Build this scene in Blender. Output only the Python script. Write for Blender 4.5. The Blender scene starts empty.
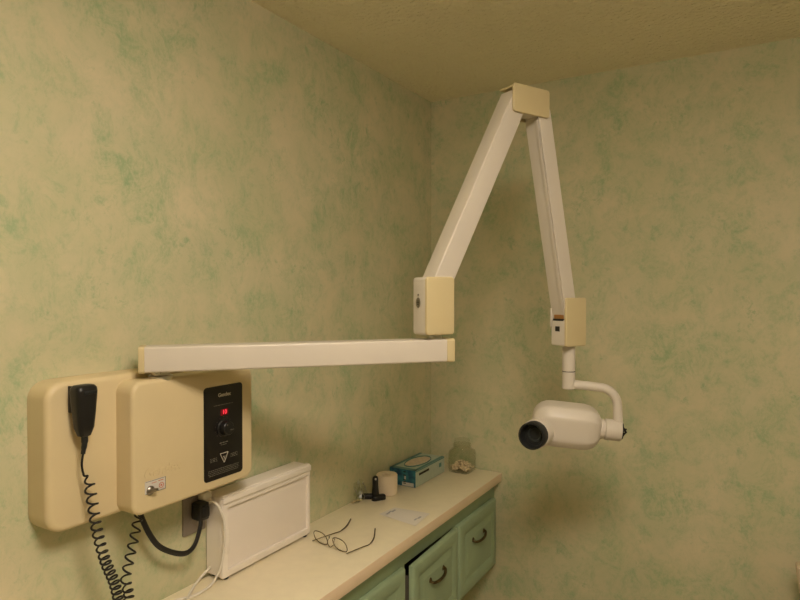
import bpy, bmesh, math, random
from mathutils import Vector, Matrix
random.seed(7)
scn = bpy.context.scene
col = scn.collection
V = Vector
PI = math.pi

# ------------------------------------------------------------------ materials
def new_mat(name):
    m = bpy.data.materials.new(name); m.use_nodes = True
    nt = m.node_tree
    return m, nt, nt.nodes['Principled BSDF']

def mat(name, c, rough=0.5, metal=0.0, spec=0.4, var=0.05, vscale=9.0, bump=0.0, bscale=200.0, **kw):
    """plain coloured material with a faint procedural unevenness"""
    m, nt, b = new_mat(name)
    N = nt.nodes; L = nt.links
    tc = N.new('ShaderNodeNewGeometry')
    no = N.new('ShaderNodeTexNoise'); no.inputs['Scale'].default_value = vscale; no.inputs['Detail'].default_value = 4
    L.new(tc.outputs['Position'], no.inputs['Vector'])
    r = N.new('ShaderNodeValToRGB')
    r.color_ramp.elements[0].position = 0.3; r.color_ramp.elements[1].position = 0.7
    r.color_ramp.elements[0].color = (*[x*(1-var) for x in c], 1)
    r.color_ramp.elements[1].color = (*[min(1, x*(1+var)) for x in c], 1)
    L.new(no.outputs['Fac'], r.inputs['Fac']); L.new(r.outputs['Color'], b.inputs['Base Color'])
    b.inputs['Roughness'].default_value = rough; b.inputs['Metallic'].default_value = metal
    b.inputs['Specular IOR Level'].default_value = spec
    if bump:
        n2 = N.new('ShaderNodeTexNoise'); n2.inputs['Scale'].default_value = bscale; n2.inputs['Detail'].default_value = 3
        L.new(tc.outputs['Position'], n2.inputs['Vector'])
        bp = N.new('ShaderNodeBump'); bp.inputs['Strength'].default_value = bump; bp.inputs['Distance'].default_value = 0.004
        L.new(n2.outputs['Fac'], bp.inputs['Height']); L.new(bp.outputs['Normal'], b.inputs['Normal'])
    for k, v in kw.items(): b.inputs[k].default_value = v
    return m

def wallpaper(name):
    """cream paper with sponged sage-green clouds and small brushy flecks"""
    m, nt, b = new_mat(name); N = nt.nodes; L = nt.links
    geo = N.new('ShaderNodeNewGeometry')
    # fold x into y so both walls show the pattern undistorted
    def noise(scale, detail, rough=0.55, dist=0.0, stretch=None, off=0.0):
        mp = N.new('ShaderNodeMapping'); L.new(geo.outputs['Position'], mp.inputs['Vector'])
        mp.inputs['Location'].default_value = (off, off*0.7, off*1.3)
        if stretch: mp.inputs['Scale'].default_value = stretch
        t = N.new('ShaderNodeTexNoise'); L.new(mp.outputs['Vector'], t.inputs['Vector'])
        t.inputs['Scale'].default_value = scale; t.inputs['Detail'].default_value = detail
        t.inputs['Roughness'].default_value = rough; t.inputs['Distortion'].default_value = dist
        return t.outputs['Fac']
    def ramp(src, a, bb, ca=(0, 0, 0, 1), cb=(1, 1, 1, 1)):
        r = N.new('ShaderNodeValToRGB'); L.new(src, r.inputs['Fac'])
        r.color_ramp.elements[0].position = a; r.color_ramp.elements[1].position = bb
        r.color_ramp.elements[0].color = ca; r.color_ramp.elements[1].color = cb
        return r.outputs['Color']
    def mix(f, a, c2, mode='MIX'):
        x = N.new('ShaderNodeMix'); x.data_type = 'RGBA'; x.blend_type = mode
        if isinstance(f, float): x.inputs[0].default_value = f
        else: L.new(f, x.inputs[0])
        for i, s in ((6, a), (7, c2)):
            if isinstance(s, tuple): x.inputs[i].default_value = s
            else: L.new(s, x.inputs[i])
        return x.outputs[2]
    cream = mix(ramp(noise(3.2, 3, off=3.1), .35, .65), WALL_CREAM_A, WALL_CREAM_B)
    big = ramp(noise(6.0, 7, .66, .4), .37, .60)                           # soft drifts of green
    mid = ramp(noise(14, 10, .84, .5, (1, 1, .85), 4.4), .46, .60)           # sponge dabs
    fine = ramp(noise(110, 3, .7, .8, (1, 1, .6), 5.2), .34, .60)           # brushy breakup
    dab = mix(1.0, mid, mix(0.7, (1, 1, 1, 1), fine, 'MULTIPLY'), 'MULTIPLY')
    f1 = mix(0.80, mix(0.65, big, (0, 0, 0, 1)), mix(1.0, mix(0.30, big, (1, 1, 1, 1)), dab, 'MULTIPLY'), 'ADD')
    c1 = mix(f1, cream, WALL_GREEN)
    fl = ramp(noise(30, 9, .80, .35, (1, 1, .8), 9.4), .53, .66)            # darker flecks
    flz = ramp(noise(7.5, 6, .62, .3, None, 1.7), .47, .60)
    c2 = mix(mix(1.0, mix(1.0, fl, flz, 'MULTIPLY'), (.85, .85, .85, 1), 'MULTIPLY'), c1, WALL_FLECK)
    L.new(c2, b.inputs['Base Color'])
    b.inputs['Roughness'].default_value = .62; b.inputs['Specular IOR Level'].default_value = .25
    bp = N.new('ShaderNodeBump'); bp.inputs['Strength'].default_value = .08; bp.inputs['Distance'].default_value = .003
    L.new(noise(60, 4, .6), bp.inputs['Height']); L.new(bp.outputs['Normal'], b.inputs['Normal'])
    return m

WALL_CREAM_A = (.60, .545, .345, 1); WALL_CREAM_B = (.66, .585, .385, 1)
WALL_GREEN = (.36, .45, .25, 1); WALL_FLECK = (.27, .40, .215, 1)

def glass(name, c=(.97, .98, .96), rough=0.02, refl=1.0):
    """thin clear sheet: straight-through tinted transmission plus a Fresnel gloss"""
    m = bpy.data.materials.new(name); m.use_nodes = True; nt = m.node_tree; N = nt.nodes; L = nt.links
    N.remove(N['Principled BSDF'])
    t = N.new('ShaderNodeBsdfTransparent'); t.inputs['Color'].default_value = (*c, 1)
    g_ = N.new('ShaderNodeBsdfGlossy'); g_.inputs['Roughness'].default_value = rough
    lw_ = N.new('ShaderNodeLayerWeight'); lw_.inputs['Blend'].default_value = .5
    f = N.new('ShaderNodeMath'); f.operation = 'POWER'; f.inputs[1].default_value = 3.5; L.new(lw_.outputs['Facing'], f.inputs[0])
    f2 = N.new('ShaderNodeMath'); f2.operation = 'MULTIPLY_ADD'; f2.inputs[1].default_value = .8; f2.inputs[2].default_value = .04; L.new(f.outputs[0], f2.inputs[0]); f = f2
    k = N.new('ShaderNodeMath'); k.operation = 'MULTIPLY'; k.inputs[1].default_value = refl; L.new(f.outputs[0], k.inputs[0])
    x = N.new('ShaderNodeMixShader'); L.new(k.outputs[0], x.inputs[0]); L.new(t.outputs[0], x.inputs[1]); L.new(g_.outputs[0], x.inputs[2])
    L.new(x.outputs[0], N['Material Output'].inputs['Surface']); return m

def emit(name, c, s):
    m, nt, b = new_mat(name)
    b.inputs['Base Color'].default_value = (*c, 1)
    b.inputs['Emission Color'].default_value = (*c, 1); b.inputs['Emission Strength'].default_value = s
    return m

def plaster(name):
    m, nt, b = new_mat(name); N = nt.nodes; L = nt.links
    geo = N.new('ShaderNodeNewGeometry')
    b.inputs['Base Color'].default_value = (.90, .83, .60, 1); b.inputs['Roughness'].default_value = .9
    b.inputs['Specular IOR Level'].default_value = .1
    n1 = N.new('ShaderNodeTexNoise'); n1.inputs['Scale'].default_value = 85; n1.inputs['Detail'].default_value = 4
    v = N.new('ShaderNodeTexVoronoi'); v.inputs['Scale'].default_value = 70; v.feature = 'SMOOTH_F1'
    for t in (n1, v): L.new(geo.outputs['Position'], t.inputs['Vector'])
    ad = N.new('ShaderNodeMath'); ad.operation = 'SUBTRACT'
    L.new(n1.outputs['Fac'], ad.inputs[0]); L.new(v.outputs['Distance'], ad.inputs[1])
    bp = N.new('ShaderNodeBump'); bp.inputs['Strength'].default_value = .9; bp.inputs['Distance'].default_value = .010
    L.new(ad.outputs[0], bp.inputs['Height']); L.new(bp.outputs['Normal'], b.inputs['Normal'])
    return m

M = dict(
    wall=wallpaper('sponged_wallpaper'), ceil=plaster('stippled_plaster'),
    floor=mat('beige_floor', (.50, .41, .29), .6, bump=.1, var=.2),
    white=mat('off_white_enamel', (.66, .595, .50), .38, var=.02),
    cover=mat('yellowed_plastic', (.63, .52, .29), .42, var=.025),
    unit=mat('cream_moulded_plastic', (.68, .555, .325), .42, var=.025, bump=.04, bscale=600),
    black=mat('black_plastic', (.012, .011, .010), .38, var=.1),
    panel=mat('black_panel', (.010, .008, .007), .32, var=.1),
    blackcord=mat('black_cord', (.012, .011, .010), .45, var=.1),
    rubber=mat('black_rubber', (.014, .015, .014), .55, var=.1),
    conein=mat('dark_bore', (.03, .036, .032), .6),
    ink=mat('pale_print', (.55, .50, .40), .6),
    greyink=mat('grey_print', (.20, .18, .14), .6),
    faintink=mat('dim_print', (.13, .115, .09), .6),
    red=emit('red_display', (.9, .03, .06), 1.1),
    dispwin=mat('display_window', (.22, .012, .02), .2),
    metal=mat('bright_metal', (.62, .58, .52), .28, 1.0),
    dull=mat('dull_metal', (.32, .28, .23), .4, 1.0),
    sticker=mat('white_sticker', (.62, .58, .52), .5),
    redink=mat('red_print', (.55, .16, .08), .6),
    darkslot=mat('dark_recess', (.02, .017, .012), .7),
    copper=mat('copper_spring', (.50, .24, .08), .4, .6),
    counter=mat('cream_laminate', (.90, .80, .58), .30, var=.025, vscale=30),
    edge=mat('laminate_edge', (.88, .68, .47), .35, var=.03),
    green=mat('sage_paint', (.31, .40, .245), .42, var=.05, vscale=14, bump=.05, bscale=90),
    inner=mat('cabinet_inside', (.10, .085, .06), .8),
    brass=mat('antique_brass', (.13, .095, .045), .35, .9, var=.3, vscale=120),
    viewer=mat('white_viewer_plastic', (.87, .795, .70), .40, var=.02),
    screen=mat('opal_screen', (.82, .735, .65), .30, var=.015),
    plate=mat('steel_wall_plate', (.25, .21, .17), .45, .2),
    whitecord=mat('white_cord', (.74, .68, .58), .45),
    roll=mat('cream_paper_roll', (.82, .68, .50), .8, bump=.05),
    boxblue=None, boxpale=mat('pale_blue_card', (.44, .50, .40), .55, var=.06, vscale=50),
    boxteal=mat('teal_print', (.10, .23, .20), .55),
    tissue=mat('pale_glove_latex', (.62, .50, .36), .7, var=.12, vscale=80),
    cotton=mat('pale_pellets', (.74, .58, .38), .8, var=.15, vscale=90),
    paper=mat('white_paper', (.80, .74, .66), .6, var=.03),
    wire=mat('bronze_frame', (.16, .11, .045), .30, .9),
    tip=mat('brown_temple_tip', (.07, .045, .02), .35),
    glass=glass('clear_glass', (.975, .98, .955), .03, .9), lens=glass('spectacle_lens', (.99, .99, .98)),
    wrap=glass('clear_plastic', (.93, .95, .90), .28, 2.0),
    tan=mat('tan_vinyl', (.56, .45, .30), .5),
    lampwhite=mat('lamp_housing', (.75, .74, .70), .5),
    lamp=emit('lamp_diffuser', (1.0, .865, .725), 32.5),
)
def bluecard():
    m, nt, b = new_mat('blue_card'); N = nt.nodes; L = nt.links
    geo = N.new('ShaderNodeNewGeometry'); n = N.new('ShaderNodeTexNoise'); n.inputs['Scale'].default_value = 38
    n.inputs['Detail'].default_value = 3; L.new(geo.outputs['Position'], n.inputs['Vector'])
    r = N.new('ShaderNodeValToRGB'); L.new(n.outputs['Fac'], r.inputs['Fac'])
    e = r.color_ramp.elements; e[0].position = .35; e[0].color = (.012, .06, .13, 1); e[1].position = .68; e[1].color = (.05, .24, .27, 1)
    L.new(r.outputs['Color'], b.inputs['Base Color']); b.inputs['Roughness'].default_value = .4
    return m
M['boxblue'] = bluecard()

# ------------------------------------------------------------------ mesh helpers
def ring_loft(bm, rings, cap0=True, cap1=True, mi=0, closed=False):
    vr = [[bm.verts.new(p) for p in r] for r in rings]
    n = len(vr[0]); fs = []
    seq = list(zip(vr, vr[1:])) + ([(vr[-1], vr[0])] if closed else [])
    for a, b in seq:
        for i in range(n):
            fs.append(bm.faces.new((a[i], a[(i+1) % n], b[(i+1) % n], b[i])))
    if not closed:
        if cap0: fs.append(bm.faces.new(vr[0][::-1]))
        if cap1: fs.append(bm.faces.new(vr[-1]))
    for f in fs: f.material_index = mi
    return fs

def frame(o, a, b):
    """matrix with local x=a, y=b, z=a×b at o"""
    a = V(a).normalized(); b = V(b); b = (b - a*b.dot(a)).normalized(); c = a.cross(b)
    m = Matrix.Identity(4)
    for i in range(3): m[i][0] = a[i]; m[i][1] = b[i]; m[i][2] = c[i]; m[i][3] = o[i]
    return m

def rrect(w, h, r, seg=6):
    r = max(min(r, w/2-1e-5, h/2-1e-5), 1e-5); pts = []
    for cx, cy, a0 in ((w/2-r, h/2-r, 0), (-w/2+r, h/2-r, PI/2), (-w/2+r, -h/2+r, PI), (w/2-r, -h/2+r, 1.5*PI)):
        for i in range(seg+1):
            a = a0 + PI/2*i/seg; pts.append((cx+r*math.cos(a), cy+r*math.sin(a)))
    return pts

def plate(bm, mx, w, h, r, d, fil=0.002, back_fil=0.0, seg=6, mi=0, fs=4):
    """rounded-rectangle block: footprint w×h in local xy, from z=0 to z=d, front edge rounded by fil"""
    rings = []
    def ring(inset, z): return [mx @ V((x, y, z)) for x, y in rrect(w-2*inset, h-2*inset, max(r-inset, 1e-4), seg)]
    if back_fil:
        for k in range(fs+1):
            a = PI/2*k/fs; rings.append(ring(back_fil*(1-math.sin(a)), back_fil*(1-math.cos(a))))
    else: rings.append(ring(0, 0))
    if fil:
        for k in range(fs+1):
            a = PI/2*k/fs; rings.append(ring(fil*(1-math.cos(a)), d-fil+fil*math.sin(a)))
    else: rings.append(ring(0, d))
    ring_loft(bm, rings, mi=mi)

def box(bm, c, s, bev=0.0015, mx=None, mi=0, seg=2):
    r = bmesh.ops.create_cube(bm, size=1.0)
    for v in r['verts']: v.co = V((v.co.x*s[0], v.co.y*s[1], v.co.z*s[2])) + V(c)
    es = list({e for v in r['verts'] for e in v.link_edges})
    vs = set(r['verts'])
    if bev:
        b = bmesh.ops.bevel(bm, geom=es, offset=min(bev, min(s)*.45), segments=seg, profile=.5, affect='EDGES')
        vs = set(b['verts']) | {v for v in vs if v.is_valid}
    if mx is not None:
        for v in vs: v.co = mx @ v.co
    for v in vs:
        for f in v.link_faces: f.material_index = mi

def lathe(bm, mx, prof, n=28, cap0=True, cap1=True, mi=0):
    """profile of (radius, z) about local z"""
    rings = [[mx @ V((r*math.cos(2*PI*i/n), r*math.sin(2*PI*i/n), z)) for i in range(n)] for r, z in prof]
    return ring_loft(bm, rings, cap0, cap1, mi)

def smooth(pts, k=8):
    P = [V(p) for p in pts]; P = [P[0]*2-P[1]] + P + [P[-1]*2-P[-2]]; out = []
    for i in range(1, len(P)-2):
        for j in range(k):
            t = j/k; a, b, c, d = P[i-1:i+3]
            out.append(.5*((2*b)+(c-a)*t+(2*a-5*b+4*c-d)*t*t+(3*b-a-3*c+d)*t**3))
    out.append(P[-2]); return out

def tube(bm, pts, r, n=10, flat=1.0, mi=0, closed=False):
    P = [V(p) for p in pts]; m = len(P)
    T = [(P[(i+1) % m if closed else min(i+1, m-1)]-P[(i-1) % m if closed else max(i-1, 0)]).normalized() for i in range(m)]
    up = V((0, 0, 1)) if abs(T[0].z) < .9 else V((1, 0, 0))
    N0 = (up - T[0]*up.dot(T[0])).normalized(); rings = []
    for i in range(m):
        N0 = (N0 - T[i]*N0.dot(T[i])).normalized(); B = T[i].cross(N0)
        rr = r[i] if isinstance(r, (list, tuple)) else r
        rings.append([P[i]+N0*rr*math.cos(2*PI*k/n)+B*rr*flat*math.sin(2*PI*k/n) for k in range(n)])
    ring_loft(bm, rings, mi=mi, closed=closed)

ORG = {}
def obj(name, bm, m, parent=None, base=None, ang=35, smooth_=True, label=None):
    """link one mesh object; a child shares its thing's origin"""
    if parent is not None: o0 = ORG[parent]
    elif base is not None: o0 = V(base)
    else: o0 = V((0, 0, 0))
    bmesh.ops.recalc_face_normals(bm, faces=bm.faces[:])
    for v in bm.verts: v.co -= o0
    me = bpy.data.meshes.new(name); bm.to_mesh(me); bm.free()
    for x in (m if isinstance(m, (list, tuple)) else [m]): me.materials.append(x)
    if smooth_:
        for p in me.polygons: p.use_smooth = True
        me.set_sharp_from_angle(angle=math.radians(ang))
    o = bpy.data.objects.new(name, me); col.objects.link(o)
    if parent is not None: o.parent = parent
    else: o.location = o0
    ORG[o] = o0
    if label: o['label'] = label
    return o

def thing(name, label, cat, loc, group=None):
    o = bpy.data.objects.new(name, None); col.objects.link(o); o.empty_display_size = .05
    o.location = loc; o['label'] = label; o['category'] = cat
    if group: o['group'] = group
    ORG[o] = V(loc); return o
def tag(o, label, cat, group=None):
    o['label'] = label; o['category'] = cat
    if group: o['group'] = group
    return o
def B(): return bmesh.new()

def lettering(bm, text, mx, size, depth=.0004, shear=0.0, align='CENTER', spacing=1.0, bold=0.0):
    cu = bpy.data.curves.new('lettering', 'FONT'); cu.body = text; cu.size = size; cu.extrude = depth
    cu.align_x = align; cu.align_y = 'CENTER'; cu.shear = shear; cu.space_character = spacing; cu.offset = bold
    o = bpy.data.objects.new('lettering', cu); col.objects.link(o)
    dg = bpy.context.evaluated_depsgraph_get(); me = bpy.data.meshes.new_from_object(o.evaluated_get(dg))
    me.transform(mx); bm.from_mesh(me)
    bpy.data.objects.remove(o); bpy.data.curves.remove(cu); bpy.data.meshes.remove(me)

# ------------------------------------------------------------------ setting
RX, FY, H = 3.9, -4.3, 2.44       # room: x 0..3.9, y -4.3..0
def struct(name, bm, m):
    o = obj(name, bm, m, smooth_=False); o['kind'] = 'structure'; return o
T = .1
def slab(name, lo, hi, m):
    bm = B(); box(bm, [(a+b)/2 for a, b in zip(lo, hi)], [b-a for a, b in zip(lo, hi)], 0); return struct(name, bm, m)
slab('wall_left', (-T, FY-T, 0), (0, T, H), M['wall'])
slab('wall_back', (0, 0, 0), (RX, T, H), M['wall'])
slab('wall_right', (RX, FY-T, 0), (RX+T, T, H), M['wall'])
slab('wall_front', (0, FY-T, 0), (RX, FY, H), M['wall'])
slab('floor', (-T, FY-T, -T), (RX+T, T, 0), M['floor'])
slab('ceiling', (-T, FY-T, H), (RX+T, T, H+T), M['ceil'])

# ceiling lamp above the camera; the small one at right is an added fill
for LX, LY, lw, where in ((1.30, -2.0, .50, 'nearly above the camera'), (3.1, -1.9, .20, 'added as unseen fill on the far right side of the room')):
    lamp = thing('ceiling_and_fill_light', ('large' if lw > .3 else 'small') + ' square ceiling light ' + where + ', box-shaped warm white diffuser', 'ceiling light', (LX, LY, H), 'ceiling lights')
    bm = B(); box(bm, (LX, LY, H-.008), (lw+.02, lw+.02, .0155), .003); obj('lamp_tray', bm, M['lampwhite'], lamp)
    bm = B(); plate(bm, frame((LX, LY, H-.0162), (1, 0, 0), (0, -1, 0)), lw, lw, .04, .066, .03, seg=5); obj('diffuser', bm, M['lamp'], lamp)

# ------------------------------------------------------------------ countertop + drawer cabinet
CE = -1.86
bm = B(); box(bm, (.163, CE/2-.001, .8825), (.324, -CE-.004, .035), .002)
for f in bm.faces: f.material_index = 1 if f.normal.x > .6 else 0
tag(obj('countertop', bm, [M['counter'], M['edge']], base=(.16, -.9, .865)),
    'long narrow cream laminate countertop along the left wall', 'countertop')

cab = thing('drawer_cabinet', 'sage green wall-hung drawer cabinet under the cream countertop', 'cabinet', (.15, -.9, .512))
CX = .292
bm = B()
box(bm, (.147, CE/2, .522), (.288, -CE-.004, .016), .001)                                   # bottom
box(bm, (.012, CE/2, .688), (.018, -CE-.004, .348), .001)                                   # back
for y in (-.011, CE+.011): box(bm, (.147, y, .688), (.288, .016, .348), .001)
yd = [(-.022-.362*k, -.022-.362*k-.346) for k in range(5)]
for k in range(4):
    yy = (yd[k][1]+yd[k+1][0])/2; box(bm, (.147, yy, .688), (.286, .012, .348), .001)
obj('carcass', bm, M['green'], cab)
bm = B()
box(bm, (CX-.009, CE/2, .83125), (.018, -CE-.004, .0655), .001)
box(bm, (CX-.009, CE/2, .526), (.018, -CE-.004, .026), .001)
for k in range(6):
    yy = -.012 if k == 0 else (CE+.014 if k == 5 else (yd[k-1][1]+yd[k][0])/2)
    box(bm, (CX-.009, yy, .68), (.0178, .024, .30), .001)
obj('face_frame', bm, M['green'], cab)
for k, (ya, yb) in enumerate(yd):
    off = .003 if k == 1 else 0.0
    yc = (ya+yb)/2; w = ya-yb; zc = .6665; h = .267
    bm = B()
    x0 = CX+.001+off
    skew = math.radians(2.3) if k == 1 else 0.0                            # the open one hangs a little askew
    piv_ = Matrix.Translation((x0, ya, 0)) @ Matrix.Rotation(skew, 4, 'Z') @ Matrix.Translation((-x0, -ya, 0))
    mx = frame((x0, yc, zc), (0, 1, 0), (0, 0, 1))
    # raised-panel front, built as nested rounded outlines
    def rg(inset, z): return [mx @ V((x, y, z)) for x, y in rrect(w-2*inset, h-2*inset, .002, 2)]
    rings = [rg(0, 0), rg(0, .010), rg(.003, .015), rg(.008, .0175), rg(.040, .0175), rg(.046, .0125), rg(.050, .0118), rg(.066, .0185), rg(.070, .019)]
    ring_loft(bm, rings)
    # drawer tray behind the front
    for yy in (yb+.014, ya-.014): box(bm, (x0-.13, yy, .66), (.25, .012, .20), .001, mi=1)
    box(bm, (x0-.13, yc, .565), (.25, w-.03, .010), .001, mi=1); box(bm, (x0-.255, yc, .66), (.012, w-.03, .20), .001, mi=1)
    kw = dict(label='sage green drawer front pulled slightly open') if k == 1 else {}
    bmesh.ops.transform(bm, matrix=piv_, verts=bm.verts[:])
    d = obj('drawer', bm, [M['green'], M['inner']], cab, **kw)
    bm = B(); xh = x0+.018
    hy = yc-.012; hz = .711; hw = .050
    pts = smooth([(xh-.002, hy-hw, hz), (xh+.008, hy-hw, hz-.002), (xh+.013, hy-hw*.80, hz-.006), (xh+.017, hy-hw*.2, hz-.009), (xh+.016, hy+hw*.5, hz-.008), (xh+.012, hy+hw*.9, hz-.001), (xh+.007, hy+hw, hz+.004), (xh-.002, hy+hw, hz+.005)], 6)
    n = len(pts); rr = [.0034+.0018*math.sin(PI*i/(n-1)) for i in range(n)]
    tube(bm, pts, rr, 10)
    for s in (-1, 1):
        lathe(bm, frame((xh-.0005, hy+s*hw, hz+.003), (0, 1, 0), (0, 0, 1)), [(.009, 0), (.009, .002), (.007, .004), (.004, .006)], 16)
    bmesh.ops.transform(bm, matrix=piv_, verts=bm.verts[:])
    obj('handle', bm, M['brass'], d)

# ------------------------------------------------------------------ x-ray control unit on the wall
unit = thing('x_ray_control_unit', 'cream wall-mounted x-ray control box with black dial panel', 'control box', (0, -1.43, 1.168))
def yz(y0, y1, z0, z1, x): return frame((x, (y0+y1)/2, (z0+z1)/2), (0, 1, 0), (0, 0, 1)), abs(y1-y0), z1-z0
mx, w, h = yz(-1.680, -1.205, 1.166, 1.459, .001); bm = B(); plate(bm, mx, w, h, .036, .0645, .012, seg=8, fs=6)
obj('back_housing', bm, M['unit'], unit)
mx, w, h = yz(-1.5345, -1.190, 1.166, 1.446, .060); bm = B(); plate(bm, mx, w, h, .026, .0585, .009, seg=8, fs=6)
obj('front_housing', bm, M['unit'], unit)
FX = .1183
mx, w, h = yz(-1.3490, -1.2275, 1.1885, 1.4095, FX); bm = B(); plate(bm, mx, w, h, .009, .0014, .0006)
pan = obj('control_panel', bm, M['panel'], unit)
PX = FX+.0015; pyc = (-1.3490-1.2275)/2
def at(y, z, x=PX): return frame((x, y, z), (0, 1, 0), (0, 0, 1))
bm = B(); lettering(bm, 'Gendex', at(pyc+.002, 1.387), .0125, .0002, bold=.0003); obj('maker_lettering', bm, M['ink'], pan)
bm = B()
def dashes(y, z, total, hgt, n, seed):
    rnd = random.Random(seed); x = -total/2
    while x < total/2-.001:
        l = min(rnd.uniform(.3, 1.0)*total/n, total/2-x)
        box(bm, (PX, y+x+l/2, z), (.0004, l, hgt), 0); x += l+total/n*.28
dashes(pyc, 1.3635, .062, .0016, 9, 1)
obj('heading_print', bm, M['faintink'], pan)
bm = B(); plate(bm, at(pyc+.001, 1.345), .024, .015, .002, .0012, .0004); dw = obj('display', bm, M['dispwin'], pan)
bm = B(); lettering(bm, '10', at(pyc+.001, 1.345, PX+.0014), .0145, .0002, bold=.0002); obj('display_digits', bm, M['red'], dw)
kz = 1.308; ky = pyc-.001
bm = B(); lathe(bm, at(ky, kz), [(.022, 0), (.022, .003), (.0185, .005), (.0165, .017), (.0150, .0185), (.006, .019)], 32)
kn = obj('dial_knob', bm, M['black'], pan)
bm = B(); box(bm, (PX+.0195, ky+.009, kz-.004), (.001, .011, .0014), 0, ); box(bm, (PX+.0192, ky-.006, kz+.009), (.001, .003, .003), 0); obj('pointer_mark', bm, M['faintink'], kn)
bm = B(); 
for k in range(11):
    a = math.radians(-40+k*26); box(bm, (PX, ky+.026*math.cos(a), kz+.026*math.sin(a)), (.0004, .0022, .0010), 0)
obj('dial_scale', bm, M['faintink'], pan)
bm = B(); dashes(pyc-.001, 1.2725, .026, .0022, 3, 5); dashes(pyc-.001, 1.2675, .018, .0014, 3, 6)
obj('exposure_print', bm, M['greyink'], pan)
bm = B()                                                                                  # warning triangle, point down
tri = [(-.0125, .0105), (.0125, .0105), (0, -.0125)]
for a, b in zip(tri, tri[1:]+tri[:1]):
    p, q = V((PX+.0002, pyc+a[0], 1.2365+a[1])), V((PX+.0002, pyc+b[0], 1.2365+b[1])); tube(bm, [p, q], .0009, 6)
tube(bm, [(PX+.0002, pyc-.0028, 1.2400), (PX+.0002, pyc+.001, 1.2345)], .0007, 6)
tube(bm, [(PX+.0002, pyc+.003, 1.2395), (PX+.0002, pyc-.0005, 1.2320)], .0007, 6)
obj('warning_triangle', bm, M['ink'], pan)
bm = B()
for z in (1.2400, 1.2365, 1.2330):
    dashes(pyc-.032, z, .022, .0012, 3, int(z*9999)); dashes(pyc+.032, z, .022, .0012, 3, int(z*9999)+1)
for i, z in enumerate((1.2125, 1.2085, 1.2045, 1.2005)): dashes(pyc, z, .098-.006*(i == 3), .0011, 17, 20+i)
obj('warning_print', bm, M['greyink'], pan)
bm = B(); lettering(bm, 'Gendex', at(-1.462, 1.250, FX-.0004), .030, .0017, shear=.25, bold=.0002); obj('embossed_lettering', bm, M['unit'], unit)
# switch plate at the lower left corner
mx, w, h = yz(-1.506, -1.4545, 1.2075, 1.2345, FX); bm = B(); plate(bm, mx, w, h, .001, .0012, .0004); st = obj('switch_plate', bm, M['sticker'], unit, label='small white switch label with red print')
bm = B(); X2 = FX+.0014
for y0, z0, l, hh in ((-1.480, 1.2335, .05, .0009), (-1.4552, 1.221, .0009, .026), (-1.480, 1.2083, .05, .0009)): box(bm, (X2, y0, z0), (.0004, l, hh), 0)
obj('plate_border', bm, M['faintink'], st)
bm = B()
rp = [(X2, -1.466+.0055*math.cos(2*PI*k/20), 1.2185+.0055*math.sin(2*PI*k/20)) for k in range(20)]
tube(bm, rp, .0007, 6, closed=True); box(bm, (X2, -1.467, 1.2295), (.0004, .013, .0015), 0); box(bm, (X2, -1.484, 1.2285), (.0004, .012, .0012), 0); box(bm, (X2, -1.466, 1.2185), (.0004, .004, .004), 0)
obj('plate_print', bm, M['redink'], st)
bm = B(); kx = at(-1.494, 1.2145, FX+.001)
lathe(bm, kx, [(.0095, 0), (.0095, .003), (.0075, .005), (.006, .006)], 18); tube(bm, [kx @ V((0, 0, .004)), kx @ V((.006, .003, .017))], [.0042, .0032], 12)
obj('toggle_switch', bm, M['dull'], st)
# hook that carries the hand switch
bm = B(); WX = .0655
box(bm, (WX+.003, -1.623, 1.424), (.006, .022, .050), .002); box(bm, (WX+.0055, -1.6360, 1.424), (.0098, .004, .052), .0012)
obj('hook', bm, M['black'], unit)
# bolts/bearing on top that carry the swinging beam
bm = B(); lathe(bm, frame((.092, -1.445, 1.440), (1, 0, 0), (0, 1, 0)), [(.026, 0), (.026, .010), (.020, .012), (.020, .0185)], 28)
obj('swivel_bearing', bm, M['metal'], unit)
# black mains cord to the outlet
bm = B(); cp = smooth([(.050, -1.4720, 1.172), (.050, -1.4660, 1.140), (.050, -1.4427, 1.0877), (.050, -1.4166, 1.0511), (.050, -1.3754, 1.0221), (.049, -1.3408, 1.0093), (.047, -1.3150, 1.0187), (.043, -1.2960, 1.050), (.038, -1.286, 1.078)], 8)
tube(bm, cp, .0042, 10, 1.55); pc = obj('power_cord', bm, M['blackcord'], unit)
bm = B(); box(bm, (.027, -1.2800, 1.088), (.036, .030, .044), .006, seg=3); box(bm, (.042, -1.2800, 1.088), (.020, .022, .030), .006, seg=3); obj('plug', bm, M['black'], pc)

# ------------------------------------------------------------------ hand switch with coiled cord
hs = thing('hand_switch', 'black handheld exposure switch hanging on the left of the control box, coiled cord', 'hand switch', (.092, -1.628, 1.335))
bm = B(); hc = (.0935, -1.6225)
rings = []
for z, wy, wx, r in ((1.352, .010, .012, .004), (1.3535, .022, .018, .006), (1.3700, .0330, .027, .008), (1.400, .0390, .031, .009), (1.428, .0430, .034, .010), (1.440, .0445, .035, .010), (1.4475, .0430, .033, .010), (1.4520, .036, .026, .009), (1.4530, .024, .016, .006)):
    rings.append([V((hc[0]+x, hc[1]+y, z)) for x, y in rrect(wx, wy, r, 5)])
ring_loft(bm, rings); hb = obj('switch_body', bm, M['black'], hs, ang=50)
bm = B(); box(bm, (hc[0]+.017, hc[1]+.003, 1.4385), (.004, .026, .007), .0015); obj('push_button', bm, M['rubber'], hb)
bm = B(); tube(bm, smooth([(.093, -1.6210, 1.354), (.093, -1.6215, 1.338), (.092, -1.6240, 1.318)], 5), [.0062]*5+[.0052]*3+[.0042]*3, 12); obj('strain_relief', bm, M['rubber'], hs)
bm = B()
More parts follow.
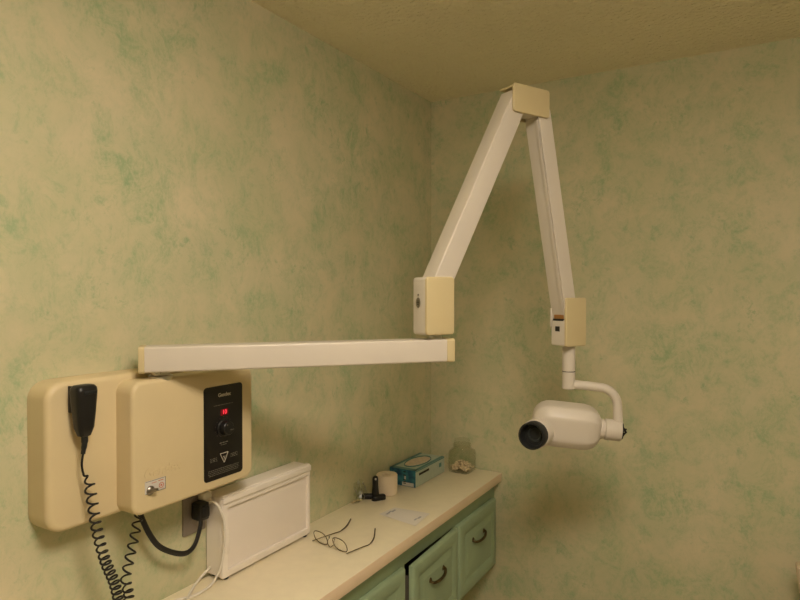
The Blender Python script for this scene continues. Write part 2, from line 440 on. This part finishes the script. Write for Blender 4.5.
cl = smooth([(.092, -1.6240, 1.318), (.091, -1.6260, 1.296), (.090, -1.6215, 1.276), (.090, -1.6130, 1.2635), (.090, -1.605, 1.2217), (.090, -1.595, 1.1586), (.090, -1.5783, 1.092), (.090, -1.5588, 1.0393), (.090, -1.545, .985), (.089, -1.532, .965), (.087, -1.523, .992), (.085, -1.5285, 1.0310), (.083, -1.5205, 1.0600), (.075, -1.5026, 1.1005), (.068, -1.4885, 1.132), (.064, -1.4790, 1.165)], 20)
Ls = [0]
for a, b in zip(cl, cl[1:]): Ls.append(Ls[-1]+(b-a).length)
tot = Ls[-1]; hel = []; ph = 0; Np = 1500; prev = 0
def along(s):
    for i in range(len(Ls)-1):
        if Ls[i+1] >= s:
            t = (s-Ls[i])/max(Ls[i+1]-Ls[i], 1e-9); return cl[i].lerp(cl[i+1], t), (cl[i+1]-cl[i]).normalized()
    return cl[-1], (cl[-1]-cl[-2]).normalized()
for i in range(Np+1):
    s = tot*i/Np; p, t = along(s); d = tot/Np
    # pitch: stretched at the top, tight lower down, stretched on the way back up
    pit = .0205 if s < .14 else (.0165 if s < .22 else (.0125 if s < .42 else .0215))
    ph += 2*PI*d/pit
    amp = .0092*min(1, max(0, (s-.040)/.03))*min(1, max(0, (tot-s)/.02)); 
    n1 = t.cross(V((1, 0, 0))).normalized(); n2 = V((1, 0, 0))
    hel.append(p+n1*amp*math.cos(ph)+n2*amp*math.sin(ph))
tube(bm, hel, .0021, 6); obj('coiled_cord', bm, M['blackcord'], hs, ang=80)

# ------------------------------------------------------------------ articulated x-ray arm
arm = thing('x_ray_machine', 'off-white dental x-ray scissor arm on a long beam with tube head', 'x-ray machine', (.092, -1.445, 1.46))
# horizontal beam
A0 = V((.0973, -1.505, 0)); A1 = V((.5776, -.9688, 0)); dA = (A1-A0).normalized(); pA = V((-dA.y, dA.x, 0))     # pA points to the wall
bw = .060; zb0, zb1 = 1.460, 1.5165; LA = (A1-A0).length; zb = (zb0+zb1)/2
def beam(u0, u1, grow, r, name, m, parent):
    bm = B(); c = A0+pA*bw/2+dA*u0; mx = frame((c.x, c.y, zb), pA, (0, 0, 1))
    if mx.to_3x3().col[2].dot(dA) < 0: mx = frame((c.x, c.y, zb), -pA, (0, 0, 1))
    plate(bm, mx, bw+grow, zb1-zb0+grow, r, u1-u0, .0015, .0015, seg=5); return obj(name, bm, m, parent)
bmn = beam(.012, LA-.020, -.001, .005, 'support_beam', M['white'], arm)
beam(0, .0125, .001, .006, 'end_cap', M['cover'], bmn); beam(LA-.0205, LA, .001, .006, 'end_cap', M['cover'], bmn)
# swivel screws under the beam
for s, r in ((.035, .009),):
    p = A0+pA*.016+dA*s; bm = B(); lathe(bm, frame((p.x, p.y, zb0+.002), (1, 0, 0), (0, -1, 0)), [(r, 0), (r, .006), (r*.6, .0085)], 16); obj('swivel_screw', bm, M['metal'], bmn)
# scissor plane
u = V((.443, .8965, 0)); nn = V((.8965, -.443, 0)); piv = V((.532, -.975, 0))
def SP(a, z, off=0): return V((piv.x+u.x*a+nn.x*off, piv.y+u.y*a+nn.y*off, z))
def side_block(bm, a0, a1, z0, z1, o0, o1, r, fil=.002, bfil=0.0, mi=0):
    """block in the scissor plane: a along u, z up, from offset o0 to o1 along nn"""
    mx = frame(SP((a0+a1)/2, (z0+z1)/2, o0), u, (0, 0, 1))
    if mx.to_3x3().col[2].dot(nn) < 0: mx = frame(SP((a0+a1)/2, (z0+z1)/2, o0), -u, (0, 0, 1))
    plate(bm, mx, a1-a0, z1-z0, r, o1-o0, fil, bfil, mi=mi)
# elbow housing
bm = B(); lathe(bm, frame(SP(-.006, zb1-.0005), (1, 0, 0), (0, 1, 0)), [(.017, 0), (.017, .007), (.013, .0075), (.013, .014)], 28); obj('elbow_pin', bm, M['metal'], arm)
bm = B(); side_block(bm, -.0560, .0275, 1.5275, 1.668, -.027, .026, .008, .003, .005); eh = obj('elbow_housing', bm, M['white'], arm)
bm = B(); side_block(bm, -.0560, .0280, 1.5275, 1.669, .0262, .0345, .009, .004); obj('side_cover', bm, M['cover'], eh)
bm = B()
lx = frame(SP(-.0562, 1.606, -.002), nn, (0, 0, 1))
if lx.to_3x3().col[2].dot(u) > 0: lx = frame(SP(-.0562, 1.606, -.002), -nn, (0, 0, 1))
lathe(bm, lx @ Matrix.Diagonal((.8, 1.15, 1, 1)), [(.0110, 0), (.0110, .0012)], 24)
lathe(bm, frame(lx @ V((0, .019, 0)), lx.to_3x3().col[0], lx.to_3x3().col[1]), [(.0028, 0), (.0028, .001)], 14); obj('maker_badge', bm, M['dull'], eh)
bm = B()
for dz in (-.004, 0, .004):
    c = lx @ V((0, dz, .0015)); box(bm, (0, 0, 0), (.009-.003*abs(dz)/.004, .0018, .0005), 0, frame(c, lx.to_3x3().col[0], lx.to_3x3().col[1]))
obj('badge_print', bm, M['panel'], eh)
# sloping arms
def strut(a0, z0, a1, z1, wid, o0, o1, bm, fil=.003, mi=0):
    p, q = SP(a0, z0), SP(a1, z1); d = (q-p).normalized(); c = (p+q)/2
    mx = frame(c+nn*o0, d, d.cross(nn))
    if mx.to_3x3().col[2].dot(nn) < 0: mx = frame(c+nn*o0, -d, d.cross(nn))
    plate(bm, mx, (q-p).length, wid, .003, o1-o0, fil, fil, seg=3, mi=mi)
bm = B(); strut(-.015, 1.632, .2595, 2.1565, .0565, -.027, .0275, bm); lo = obj('lower_arm', bm, M['white'], arm)
def fore(da, wid, o0, o1, name, m, parent):
    bm = B(); strut(.3455+da, 2.130, .4628+da, 1.5490, wid, o0, o1, bm, .0015); return obj(name, bm, m, parent)
fo = fore(0, .0440, -.031, .0085, 'fore_arm', M['white'], arm)
fore(-.003, .0470, .0090, .0205, 'edge_strip', M['white'], fo)
fore(.001, .0400, .0205, .0240, 'seam_shade', M['darkslot'], fo)  # dark strip painting the shade in the gap beside the side plate
fore(-.0040, .0480, .0236, .0280, 'side_plate', M['white'], fo)
# apex knuckle
bm = B(); side_block(bm, .232, .350, 2.112, 2.170, -.022, .022, .008, .003, .003); ak = obj('apex_knuckle', bm, M['white'], arm)
for nm, a, b in (('side_cover', .0285, .0350), ('side_cover', -.0350, -.0290)):
    bm2 = B(); side_block(bm2, .2225 if a > 0 else .262, .3560, 2.1070, 2.182, a, b, .009, .0022, .001); obj(nm, bm2, M['cover'], ak)
bm2 = B(); side_block(bm2, .2320, .3500, 2.1765, 2.181, -.030, .0295, .001, .0005); obj('top_cover', bm2, M['cover'], ak)
# wrist housing
bm = B(); side_block(bm, .4300, .5080, 1.4765, 1.553, -.027, .026, .006, .003, .004)
side_block(bm, .4310, .5080, 1.53, 1.585, -.031, -.0285, .002, .0008); side_block(bm, .4700, .5080, 1.54, 1.612, -.027, .026, .006, .003, .004); wh = obj('wrist_housing', bm, M['white'], arm)
bm = B(); side_block(bm, .4275, .5110, 1.4755, 1.6150, .0262, .0335, .006, .003); obj('side_cover', bm, M['cover'], wh)
bm = B(); side_block(bm, .4320, .4420, 1.5545, 1.5660, -.017, .018, .001, .0005); obj('spring_plate', bm, M['copper'], wh, label='copper coloured strip')
bm = B(); side_block(bm, .4285, .4375, 1.5490, 1.5545, -.018, .019, .001, .0004); obj('slot', bm, M['darkslot'], wh)
bm = B(); side_block(bm, .4288, .4375, 1.5180, 1.5330, -.010, .006, .002, .0004); obj('adjuster_socket', bm, M['darkslot'], wh)
# post + gooseneck
q0 = V((.7435, -.5535, 0)); g = V((.935, .355, 0)).normalized(); fcam = V((-.51, .86, 0)).normalized(); rt_ = V((.86, .51, 0)).normalized()
g = (rt_*.985 - fcam*.17).normalized()
bm = B(); pm = frame((q0.x, q0.y, 1.349), (1, 0, 0), (0, 1, 0))
lathe(bm, pm, [(.0150, 0), (.0185, .003), (.0185, .0505), (.0172, .0512), (.0172, .0528), (.0185, .0535), (.0185, .1285)], 28); po = obj('swivel_post', bm, M['white'], arm)
bm = B(); lathe(bm, pm, [(.0176, .0510), (.0181, .0514), (.0181, .0526), (.0176, .0530)], 28, False, False); obj('joint_seam', bm, M['darkslot'], po)
def G(a, z, off=0): return V((q0.x+g.x*a, q0.y+g.y*a, z)) + (-fcam)*off
bm = B()
gp = [G(.0, 1.3635), G(.05, 1.3605), G(.084, 1.357)] + [G(.084+.052*math.sin(t), 1.305+.052*math.cos(t)) for t in [PI/2*k/8 for k in range(1, 9)]] + [G(.137, 1.280), G(.138, 1.235)]
tube(bm, gp, [.0138, .0130, .0128]+[.0128]*8+[.0135, .0145], 18); obj('gooseneck', bm, M['white'], arm)
# tube head
zh = 1.2385
ax = V((g.x, g.y, -.085)).normalized(); hcen = G(.0, 1.2455)
side = ax.cross(V((0, 0, 1))).normalized()
if side.dot(-fcam) < 0: side = -side                                    # towards the camera
tilt = math.radians(-8)
upv = V((0, 0, 1)) - ax*ax.z; upv.normalize()
sd = side*math.cos(tilt)+upv*math.sin(tilt); uv = upv*math.cos(tilt)-side*math.sin(tilt)
def octa(hu, hs, ch=.40, n=3):
    P = []
    base = [(hs, -hu*(1-ch*1.1)), (hs, hu*(1-ch*1.1)), (hs*(1-ch), hu), (-hs*(1-ch), hu), (-hs, hu*(1-ch)), (-hs, -hu*(1-ch)), (-hs*(1-ch), -hu), (hs*(1-ch*.8), -hu)]
    m = len(base)
    for i in range(m):
        a = V((*base[i-1], 0)); b = V((*base[i], 0)); c = V((*base[(i+1) % m], 0)); k = .16
        p0 = b.lerp(a, k); p1 = b.lerp(c, k)
        for j in range(n+1):
            t = j/n; P.append((1-t)**2*p0+2*t*(1-t)*b+t*t*p1)
    return P
bm = B(); rings = []
prof = [(-.104, .30), (-.101, .52), (-.094, .70), (-.082, .87), (-.066, .97), (-.048, 1.0), (.042, 1.0), (.058, .95), (.070, .86), (.079, .74), (.085, .60), (.088, .50)]
for a, s in prof:
    rings.append([hcen+ax*a+uv*(p.y)+sd*p.x for p in octa(.0600*s, .052*s)])
ring_loft(bm, rings); hd = obj('tube_head', bm, M['white'], arm, ang=28)
# yoke knuckle at its right end
def axis_lathe(bm, o, d, prof, n=28, **k):
    t = V((0, 0, 1)) if abs(d.z) < .9 else V((1, 0, 0)); b = t.cross(d).normalized(); a = b.cross(d).normalized()
    m = frame(o, a, b)
    if m.to_3x3().col[2].dot(d) < 0: m = frame(o, b, a)
    lathe(bm, m, prof, n, **k)
bm = B(); axis_lathe(bm, hcen+ax*.080, ax, [(.0285, 0), (.0285, .016), (.0255, .017), (.0255, .0205), (.0285, .0215), (.0300, .023), (.0300, .063), (.0285, .066), (.024, .0662)], 32); yk = obj('yoke_knuckle', bm, M['white'], arm)
bm = B(); o = hcen+ax*.1483
axis_lathe(bm, o, ax, [(.0235, 0), (.0235, .002), (.008, .003)], 24)
for k in range(3):
    a = 2*PI*k/3+.5; p = o+ax*.003+uv*.014*math.cos(a)+sd*.014*math.sin(a); q = o+ax*.012+uv*.006*math.cos(a+1.2)+sd*.006*math.sin(a+1.2); tube(bm, [p, q, o+ax*.004-uv*.012*math.cos(a)], .0026, 8)
obj('end_screw', bm, M['darkslot'], yk)
# cone
cax = V((-.018, -1, .022)).normalized(); co = V((.6775, -.690, 1.2315)) - cax*.085
bm = B(); axis_lathe(bm, co, cax, [(.0410, 0), (.0410, .048), (.0395, .051), (.0375, .052), (.0375, .010)], 36, cap1=False); cn = obj('cone_collar', bm, M['white'], hd)
bm = B(); axis_lathe(bm, co, cax, [(.0365, .046), (.0380, .052), (.0380, .083), (.0372, .085), (.0332, .085), (.0318, .083), (.0300, .054), (.001, .053)], 40); rg_ = obj('cone', bm, M['rubber'], hd, label='black cone opening')
bm = B(); axis_lathe(bm, co, cax, [(.0210, .0535), (.0200, .058), (.016, .058), (.015, .054)], 28, cap0=False, cap1=False); obj('aperture_ring', bm, M['conein'], rg_)

# ------------------------------------------------------------------ wall outlet
out = thing('wall_outlet', 'grey wall outlet plate below the control box, plugs in it', 'outlet', (0, -1.285, 1.068))
mx, w, h = yz(-1.3140, -1.2440, 1.0270, 1.1410, .0005); bm = B(); plate(bm, mx, w, h, .004, .006, .003); pl = obj('cover_plate', bm, M['plate'], out)
for z in (1.065, 1.103):
    bm = B(); mx, w, h = yz(-1.296, -1.262, z-.014, z+.014, .006); plate(bm, mx, w, h, .010, .002, .0008); obj('receptacle', bm, M['plate'], out)
# ------------------------------------------------------------------ film viewer (light box)
VZ = .9005
vb = thing('film_viewer', 'white plastic x-ray film viewer box standing on the counter against the wall', 'film viewer', (.035, -1.065, VZ))
y0, y1, z0, z1 = -1.2420, -.8930, .9060, 1.1180; xb, xf = .004, .0625
yc, zc, w, h = (y0+y1)/2, (z0+z1)/2, y1-y0, z1-z0
sl = Matrix.Shear('XY', 4, (0, 0))
bm = B(); plate(bm, frame((xb, yc, zc), (0, 1, 0), (0, 0, 1)), w-.004, h-.004, .006, xf-xb-.012, .002); ho = obj('housing', bm, M['viewer'], vb)
bm = B(); mx = frame((xf-.0125, yc, zc), (0, 1, 0), (0, 0, 1))
def rr_at(wl, wr, hb, ht, z, r):   # insets: left, right, bottom, top
    return [mx @ V((x+(wl-wr)/2, y+(hb-ht)/2, z)) for x, y in rrect(w-wl-wr, h-hb-ht, r, 4)]
ring_loft(bm, [rr_at(0, 0, 0, 0, 0, .006), rr_at(0, 0, 0, 0, .010, .006), rr_at(.0012, .0012, .0012, .0012, .0118, .005), rr_at(.003, .003, .003, .003, .0125, .004), rr_at(.018, .010, .018, .034, .0125, .003), rr_at(.019, .011, .019, .035, .0045, .002)], cap0=False, cap1=False)
obj('front_frame', bm, M['viewer'], vb)
bm = B(); plate(bm, frame((xf-.0115, yc+.004, zc-.008), (0, 1, 0), (0, 0, 1)), w-.026, h-.050, .003, .0035, .0006); obj('screen', bm, M['screen'], vb, label='pale opal viewing screen')
bm = B(); box(bm, (xf+.001, yc, z1-.013), (.008, w-.002, .018), .0035, seg=3); obj('film_clip_rail', bm, M['viewer'], vb)
bm = B(); box(bm, (xf, y0+.0165, zc-.012), (.003, .012, .058), .001); obj('rocker_switch', bm, M['viewer'], vb)
for yy in (y0+.02, y1-.018):
    for xx in (xb+.010, xf-.010):
        bm = B(); lathe(bm, frame((xx, yy, VZ), (1, 0, 0), (0, 1, 0)), [(.007, 0), (.008, .002), (.008, .0065)], 14); obj('rubber_foot', bm, M['rubber'], vb)
bm = B(); wc = smooth([(.030, -1.2600, 1.1040), (.050, -1.2660, 1.1120), (.068, -1.2640, 1.1060), (.074, -1.2560, 1.085), (.075, -1.2480, 1.060), (.075, -1.2455, 1.0117), (.073, -1.2530, .960), (.067, -1.2640, .928), (.062, -1.2820, .9085), (.0605, -1.3269, .9042), (.0455, -1.3582, .9042), (.030, -1.405, .9042), (.055, -1.470, .9042), (.105, -1.455, .9042), (.098, -1.400, .9042), (.0635, -1.3529, .9050), (.036, -1.3163, .9055), (.018, -1.277, .912), (.016, -1.240, .927), (.016, -1.231, .930)], 8)
tube(bm, wc, .0033, 10); cd = obj('power_cord', bm, M['whitecord'], vb)
bm = B(); box(bm, (.022, -1.2610, 1.1200), (.026, .028, .020), .005, seg=3); box(bm, (.030, -1.2610, 1.1080), (.018, .018, .016), .004, seg=3); obj('plug', bm, M['whitecord'], cd)

# ------------------------------------------------------------------ eyeglasses (lying upside down, arms open)
eg = thing('eyeglasses', 'thin bronze wire eyeglasses lying open on the countertop', 'glasses', (.18, -.88, .9005))
hL = V((.1060, -.9330, .9075)); hR = V((.2420, -.9530, .9075)); ex = (hR-hL).normalized(); fz = .9025
lean = V((-.10, -.32, 1)).normalized()
def lens_ring(cx, n=30, hw=.0268, hh=.0208):
    c = hL+ex*cx; c.z = fz+.0203
    P = []
    for k in range(n):
        t = 2*PI*k/n; cx_, sy_ = math.cos(t), math.sin(t)
        e = 2.5; X = math.copysign(abs(cx_)**(2/e), cx_)*hw; Y = math.copysign(abs(sy_)**(2/e), sy_)*hh
        P.append(c+ex*X+lean*(Y))
    return P
LG = (hR-hL).length
for cx in (.030, LG-.030):
    P = lens_ring(cx); bm = B(); tube(bm, P, .0013, 8, closed=True); rim = obj('rim', bm, M['wire'], eg)
    bm = B(); nrm = ex.cross(lean).normalized()
    Q = [p.lerp(sum(P, V())/len(P), .03) for p in P]
    ring_loft(bm, [[p-nrm*.0008 for p in Q], [p+nrm*.0008 for p in Q]]); obj('lens', bm, M['lens'], rim)
bm = B(); bL = hL+ex*.0560; bR = hL+ex*(LG-.0560); bL.z = bR.z = fz+.012; bm_ = (bL+bR)/2; bm_.z = fz+.0035
tube(bm, smooth([bL, bm_, bR], 8), .0012, 8); obj('bridge', bm, M['wire'], eg)
for b_, s in ((bL, 1), (bR, -1)):
    bm = B(); p = b_+V((0, 0, .010))+ex*.002*s; tube(bm, smooth([b_+V((0, 0, .004)), p+V((0, .006, 0)), p+V((0, .008, .004))], 4), .0007, 6)
    lathe(bm, frame(p+V((0, .008, .004)), (0, 1, 0), (0, 0, 1)) @ Matrix.Diagonal((.8, 1.5, 1, 1)), [(.0005, -.0016), (.0032, 0), (.0005, .0016)], 12); obj('nose_pad', bm, M['tip'], eg)
for h0, tp in ((hL, [(.1270, -.8300, .9035), (.1220, -.7900, .906), (.1060, -.7460, .9095)]), (hR, [(.2560, -.8640, .9032), (.2460, -.8260, .906), (.2180, -.7760, .9110)])):
    first = V(tp[0]); pts = smooth([h0-V((0, .004, 0)), h0.lerp(first, .33), h0.lerp(first, .75), first] + [V(p) for p in tp[1:]], 6)
    n = len(pts); k = int(n*.62); bm = B(); tube(bm, pts[:k+1], .0013, 8); te = obj('temple', bm, M['wire'], eg)
    bm = B(); tube(bm, pts[k:], [.0016+.0006*min(1, i/5) for i in range(n-k)], 8); obj('temple_tip', bm, M['tip'], te)

# ------------------------------------------------------------------ sheet of paper
bm = B(); quad = [(.148, -.645), (.1600, -.566), (.2900, -.556), (.300, -.672)]
N = 8; vv = []
for i in range(N+1):
    for j in range(N+1):
        a, b = i/N, j/N; p = V((*quad[0], 0)).lerp(V((*quad[1], 0)), a).lerp(V((*quad[3], 0)).lerp(V((*quad[2], 0)), a), b)
        vv.append(bm.verts.new((p.x, p.y, .9008+.0022*math.sin(3*a)*abs(math.sin(2.6*b)))))
for i in range(N):
    for j in range(N): bm.faces.new((vv[i*(N+1)+j], vv[i*(N+1)+j+1], vv[(i+1)*(N+1)+j+1], vv[(i+1)*(N+1)+j]))
ex_ = bmesh.ops.extrude_face_region(bm, geom=bm.faces[:])
for e in ex_['geom']:
    if isinstance(e, bmesh.types.BMVert): e.co.z += .0005
pap = tag(obj('paper_sheet', bm, M['paper'], base=(.225, -.61, .9008)), 'small white paper sheet lying flat on the countertop', 'paper')
pm2 = mat('blue_grey_print', (.44, .42, .43), .6)
for y_, x_, l in ((-.630, .168, .020), (-.612, .166, .016), (-.600, .172, .022), (-.61, .275, .02), (-.63, .272, .016)):
    bm = B(); box(bm, (x_+.005, y_, .9036), (l*.35, l, .0003), 0); obj('print_mark', bm, pm2, pap)

# ------------------------------------------------------------------ white roll
bm = B(); rc = (.058, -.452)
lathe(bm, frame((*rc, .9004), (1, 0, 0), (0, 1, 0)), [(.014, 0), (.0365, 0), (.0385, .002), (.0388, .034), (.0385, .067), (.0365, .070), (.030, .0705), (.018, .0700), (.0145, .0685), (.014, .0650)], 40, cap0=False, cap1=False)
# inner bore
lathe(bm, frame((*rc, .9004), (1, 0, 0), (0, 1, 0)), [(.014, 0), (.014, .065)], 40, False, False)
bmesh.ops.remove_doubles(bm, verts=bm.verts[:], dist=1e-5)
tag(obj('paper_roll', bm, M['roll'], base=(*rc, .9004)), 'cream roll of wound tape standing beside the blue glove box', 'roll')

# ------------------------------------------------------------------ black two-lobed holder
bk = thing('black_holder', 'small black upright holder with two-lobed base before the cream roll', 'holder', (.062, -.530, .9004))
bm = B()
for (cx, cy, ang, L_, rr) in ((.0300, -.5360, math.radians(30), .030, .0105), (.0700, -.5260, math.radians(58), .038, .0125)):
    mx = Matrix.Translation((cx, cy, .9004)) @ Matrix.Rotation(ang, 4, 'Z'); plate(bm, mx, L_*1.4, rr*2, rr*.95, .017, .007)
mx = Matrix.Translation((.052, -.525, .9004)) @ Matrix.Rotation(math.radians(20), 4, 'Z'); plate(bm, mx, .044, .020, .006, .013, .004)
obj('base', bm, M['black'], bk)
bm = B(); rings = []
for z, rx, ry in ((.910, .013, .013), (.925, .0105, .0105), (.950, .0090, .009), (.972, .0090, .009), (.979, .0075, .0075), (.982, .004, .004)):
    rings.append([V((.0570+x, -.527+y, z)) for x, y in rrect(rx*2, ry*2, rx*.6, 4)])
ring_loft(bm, rings); obj('stem', bm, M['black'], bk)
bm = B(); lathe(bm, frame((.0635, -.5350, .974), (.8, .6, 0), (0, 0, 1)), [(.0036, -.001), (.0036, .003), (.002, .0038)], 12); obj('rivet', bm, M['metal'], bk)

# ------------------------------------------------------------------ crumpled clear plastic wrapper
wr = thing('plastic_wrapper', 'crumpled clear plastic wrapper leaning on the wall beside the black holder', 'wrapper', (.02, -.565, .9004))
bm = B(); rnd = random.Random(5); g2 = []
nu, nv = 8, 6
for i in range(nu+1):
    row = []
    for j in range(nv+1):
        a, b = i/nu, j/nv
        y_ = -.606+.070*a+.006*b; z_ = .902+.066*b*(.80+.30*math.sin(PI*min(1, a*1.15))**.7)
        x_ = .005+.014*(1-b)+.010*abs(math.sin(7*a+2.5*b))+rnd.uniform(0, .006)
        row.append(bm.verts.new((x_, y_+rnd.uniform(-.003, .003), z_)))
    g2.append(row)
for i in range(nu):
    for j in range(nv): bm.faces.new((g2[i][j], g2[i+1][j], g2[i+1][j+1], g2[i][j+1]))
bmesh.ops.solidify(bm, geom=bm.faces[:], thickness=.0008)
obj('film', bm, M['wrap'], wr, smooth_=False)
bm = B(); tube(bm, smooth([(.016, -.612, .9050), (.020, -.600, .9085), (.024, -.588, .9070), (.027, -.578, .9050)], 5), [.0038]*8+[.003]*8, 8); obj('crimped_edge', bm, mat('foil_edge', (.50, .40, .24), .3, .4), wr)

# ------------------------------------------------------------------ glove box
gb = thing('glove_box', 'blue and white cardboard glove box on the counter near the corner', 'box', (.066, -.232, .9004))
bx0, bx1, by0, by1, bz0, bz1 = .008, .121, -.352, -.112, .9006, .9630
bm = B(); box(bm, ((bx0+bx1)/2, (by0+by1)/2, (bz0+bz1)/2), (bx1-bx0, by1-by0, bz1-bz0), .001, seg=1)
for f in bm.faces:
    f.material_index = 1 if (f.normal.y < -.6) else 0
ca = obj('carton', bm, [M['boxpale'], M['boxblue']], gb)
cx, cy = (bx0+bx1)/2, (by0+by1)/2
bm = B(); tz = bz1+.0003
for dx in (-.050, .050): box(bm, (cx+dx, cy, tz), (.012, by1-by0-.002, .0008), 0)
box(bm, (cx, by0+.012, tz), (bx1-bx0-.002, .022, .0008), 0)
for s in (1, -1):                                                       # curved teal borders round the opening
    pts = [(cx+.038*math.cos(t), cy+.083*math.sin(t), tz+.0006) for t in [2*PI*k/36 for k in range(36)]]
tube(bm, pts, .0032, 6, .5, closed=True)
obj('top_print', bm, M['boxteal'], ca)
bm = B(); lathe(bm, frame((cx, cy, bz1-.0005), (1, 0, 0), (0, 1, 0)) @ Matrix.Diagonal((.036, .080, 1, 1)), [(1.0, 0), (1.0, .0012), (.8, .003), (.45, .006), (.1, .0068)], 36)
for v in bm.verts: v.co.z += .0018*math.sin(v.co.x*210)*math.sin(v.co.y*150) if v.co.z > bz1+.0015 else 0
obj('glove_opening', bm, M['tissue'], gb, label='oval opening showing pale gloves')
bm = B()
fx = bx1+.0003
box(bm, (fx, -.285, .9445), (.0006, .080, .0085), 0); obj('side_lettering', bm, M['darkslot'], ca)
bm = B(); box(bm, (fx, -.150, .938), (.0006, .020, .016), 0); box(bm, (fx, cy, bz1-.003), (.0006, by1-by0-.004, .0045), 0); obj('side_print', bm, M['boxteal'], ca)
bm = B(); fy = by0-.0003
box(bm, (cx+.024, fy, .9095), (.050, .0006, .013), 0); box(bm, (cx+.012, fy, .932), (.006, .0006, .014), 0); obj('front_patch', bm, M['sticker'], ca)
bm = B()
for z in (.955, .942, .925, .918, .912): box(bm, (cx+.010, fy-.0003, z), (.011, .0006, .0035), 0)
obj('front_print', bm, M['panel'], ca)

# ------------------------------------------------------------------ glass jar in the corner
jr = thing('glass_jar', 'square glass jar with pale pellets standing in the corner of the counter', 'jar', (.177, -.062, .9004))
jc = (.177, -.0625)
def jring(hw, r, z, sg=6): return [V((jc[0]+x, jc[1]+y, z)) for x, y in rrect(2*hw, 2*hw, r, sg)]
outer = [(.040, .016, .9004), (.0450, .018, .9035), (.0465, .018, .912), (.0465, .018, .975), (.0450, .022, .985), (.0390, .0335, .993), (.0345, .0344, .997), (.0335, .0334, 1.002), (.0370, .0369, 1.004), (.0370, .0369, 1.010), (.0345, .0344, 1.012)]
inner_ = [(.0315, .0314, 1.012), (.0310, .0309, .998), (.0355, .030, .990), (.0425, .019, .982), (.0437, .016, .972), (.0437, .016, .912), (.040, .014, .9065)]
bm = B(); ring_loft(bm, [jring(*a) for a in outer+inner_]); obj('jar_body', bm, M['glass'], jr, ang=50)
bm = B(); lathe(bm, frame((*jc, 1.0123), (1, 0, 0), (0, 1, 0)), [(.0335, 0), (.0335, .005), (.0290, .007), (.0285, .011), (.0310, .013), (.0310, .017), (.027, .019), (.020, .0192)], 32); obj('lid', bm, M['glass'], jr, ang=50)
bm = B(); rnd = random.Random(11)
for k in range(150):
    lim = .036; x_ = rnd.uniform(-lim, lim); y_ = rnd.uniform(-lim, lim); top = .030*(1-.6*(x_*x_+y_*y_)/(lim*lim))
    z_ = .9125+rnd.uniform(0, max(.004, top)); mx = Matrix.Translation((jc[0]+x_, jc[1]+y_, z_)) @ Matrix.Rotation(rnd.uniform(0, 6), 4, V((rnd.random(), rnd.random(), rnd.random()+.1)))
    bmesh.ops.create_icosphere(bm, subdivisions=1, radius=rnd.uniform(.0050, .0066), matrix=mx @ Matrix.Diagonal((1.15, .9, .9, 1)))
pe = obj('pellets', bm, M['cotton'], jr, ang=80); pe['kind'] = 'stuff'

# ------------------------------------------------------------------ tan padded panel at the right edge of the frame
pn = thing('chair_back', 'tan padded chair back at the lower right edge of the photo', 'chair', (1.50, -.14, 0))
bm = B(); th = math.radians(8.0)
mx = frame((1.5435, -.105, .632), (math.cos(th), 0, math.sin(th)), (-math.sin(th), 0, math.cos(th)))
plate(bm, mx, .40, .41, .008, .045, .010, .010); obj('back_pad', bm, M['tan'], pn)
bm = B()
for s in (-.12, .12): tube(bm, smooth([(1.54+s, -.127, .60), (1.535+s, -.127, .25), (1.53+s, -.14, .0125)], 5), .012, 12)
tube(bm, [(1.37, -.15, .012), (1.70, -.15, .012)], .012, 12); tube(bm, [(1.41, -.15, .012), (1.41, -.58, .012)], .012, 12); tube(bm, [(1.65, -.15, .012), (1.65, -.58, .012)], .012, 12)
obj('chair_frame', bm, M['dull'], pn)
bm = B(); plate(bm, frame((1.53, -.38, .38), (1, 0, 0), (0, 1, 0)), .40, .42, .03, .06, .015, .015); obj('seat', bm, M['tan'], pn)
for xx in (1.41, 1.65):
    bm = B(); tube(bm, [(xx, -.56, .012), (xx, -.54, .385)], .012, 12); obj('front_leg', bm, M['dull'], pn)

# ------------------------------------------------------------------ camera
cd_ = bpy.data.cameras.new('camera'); cam = bpy.data.objects.new('camera', cd_); col.objects.link(cam)
cd_.sensor_width = 36; cd_.lens = 36*612/800; cd_.clip_start = .02
cam.location = (1.228, -2.329, 1.636); cam.rotation_euler = (math.radians(89.1), 0, math.radians(30.7))
scn.camera = cam
w = bpy.data.worlds.new('room'); scn.world = w; w.use_nodes = True
w.node_tree.nodes['Background'].inputs[0].default_value = (0, 0, 0, 1)
vs = scn.view_settings; vs.view_transform = 'Standard'; vs.look = 'None'; vs.exposure = 0; vs.gamma = 1; vs.use_curve_mapping = False
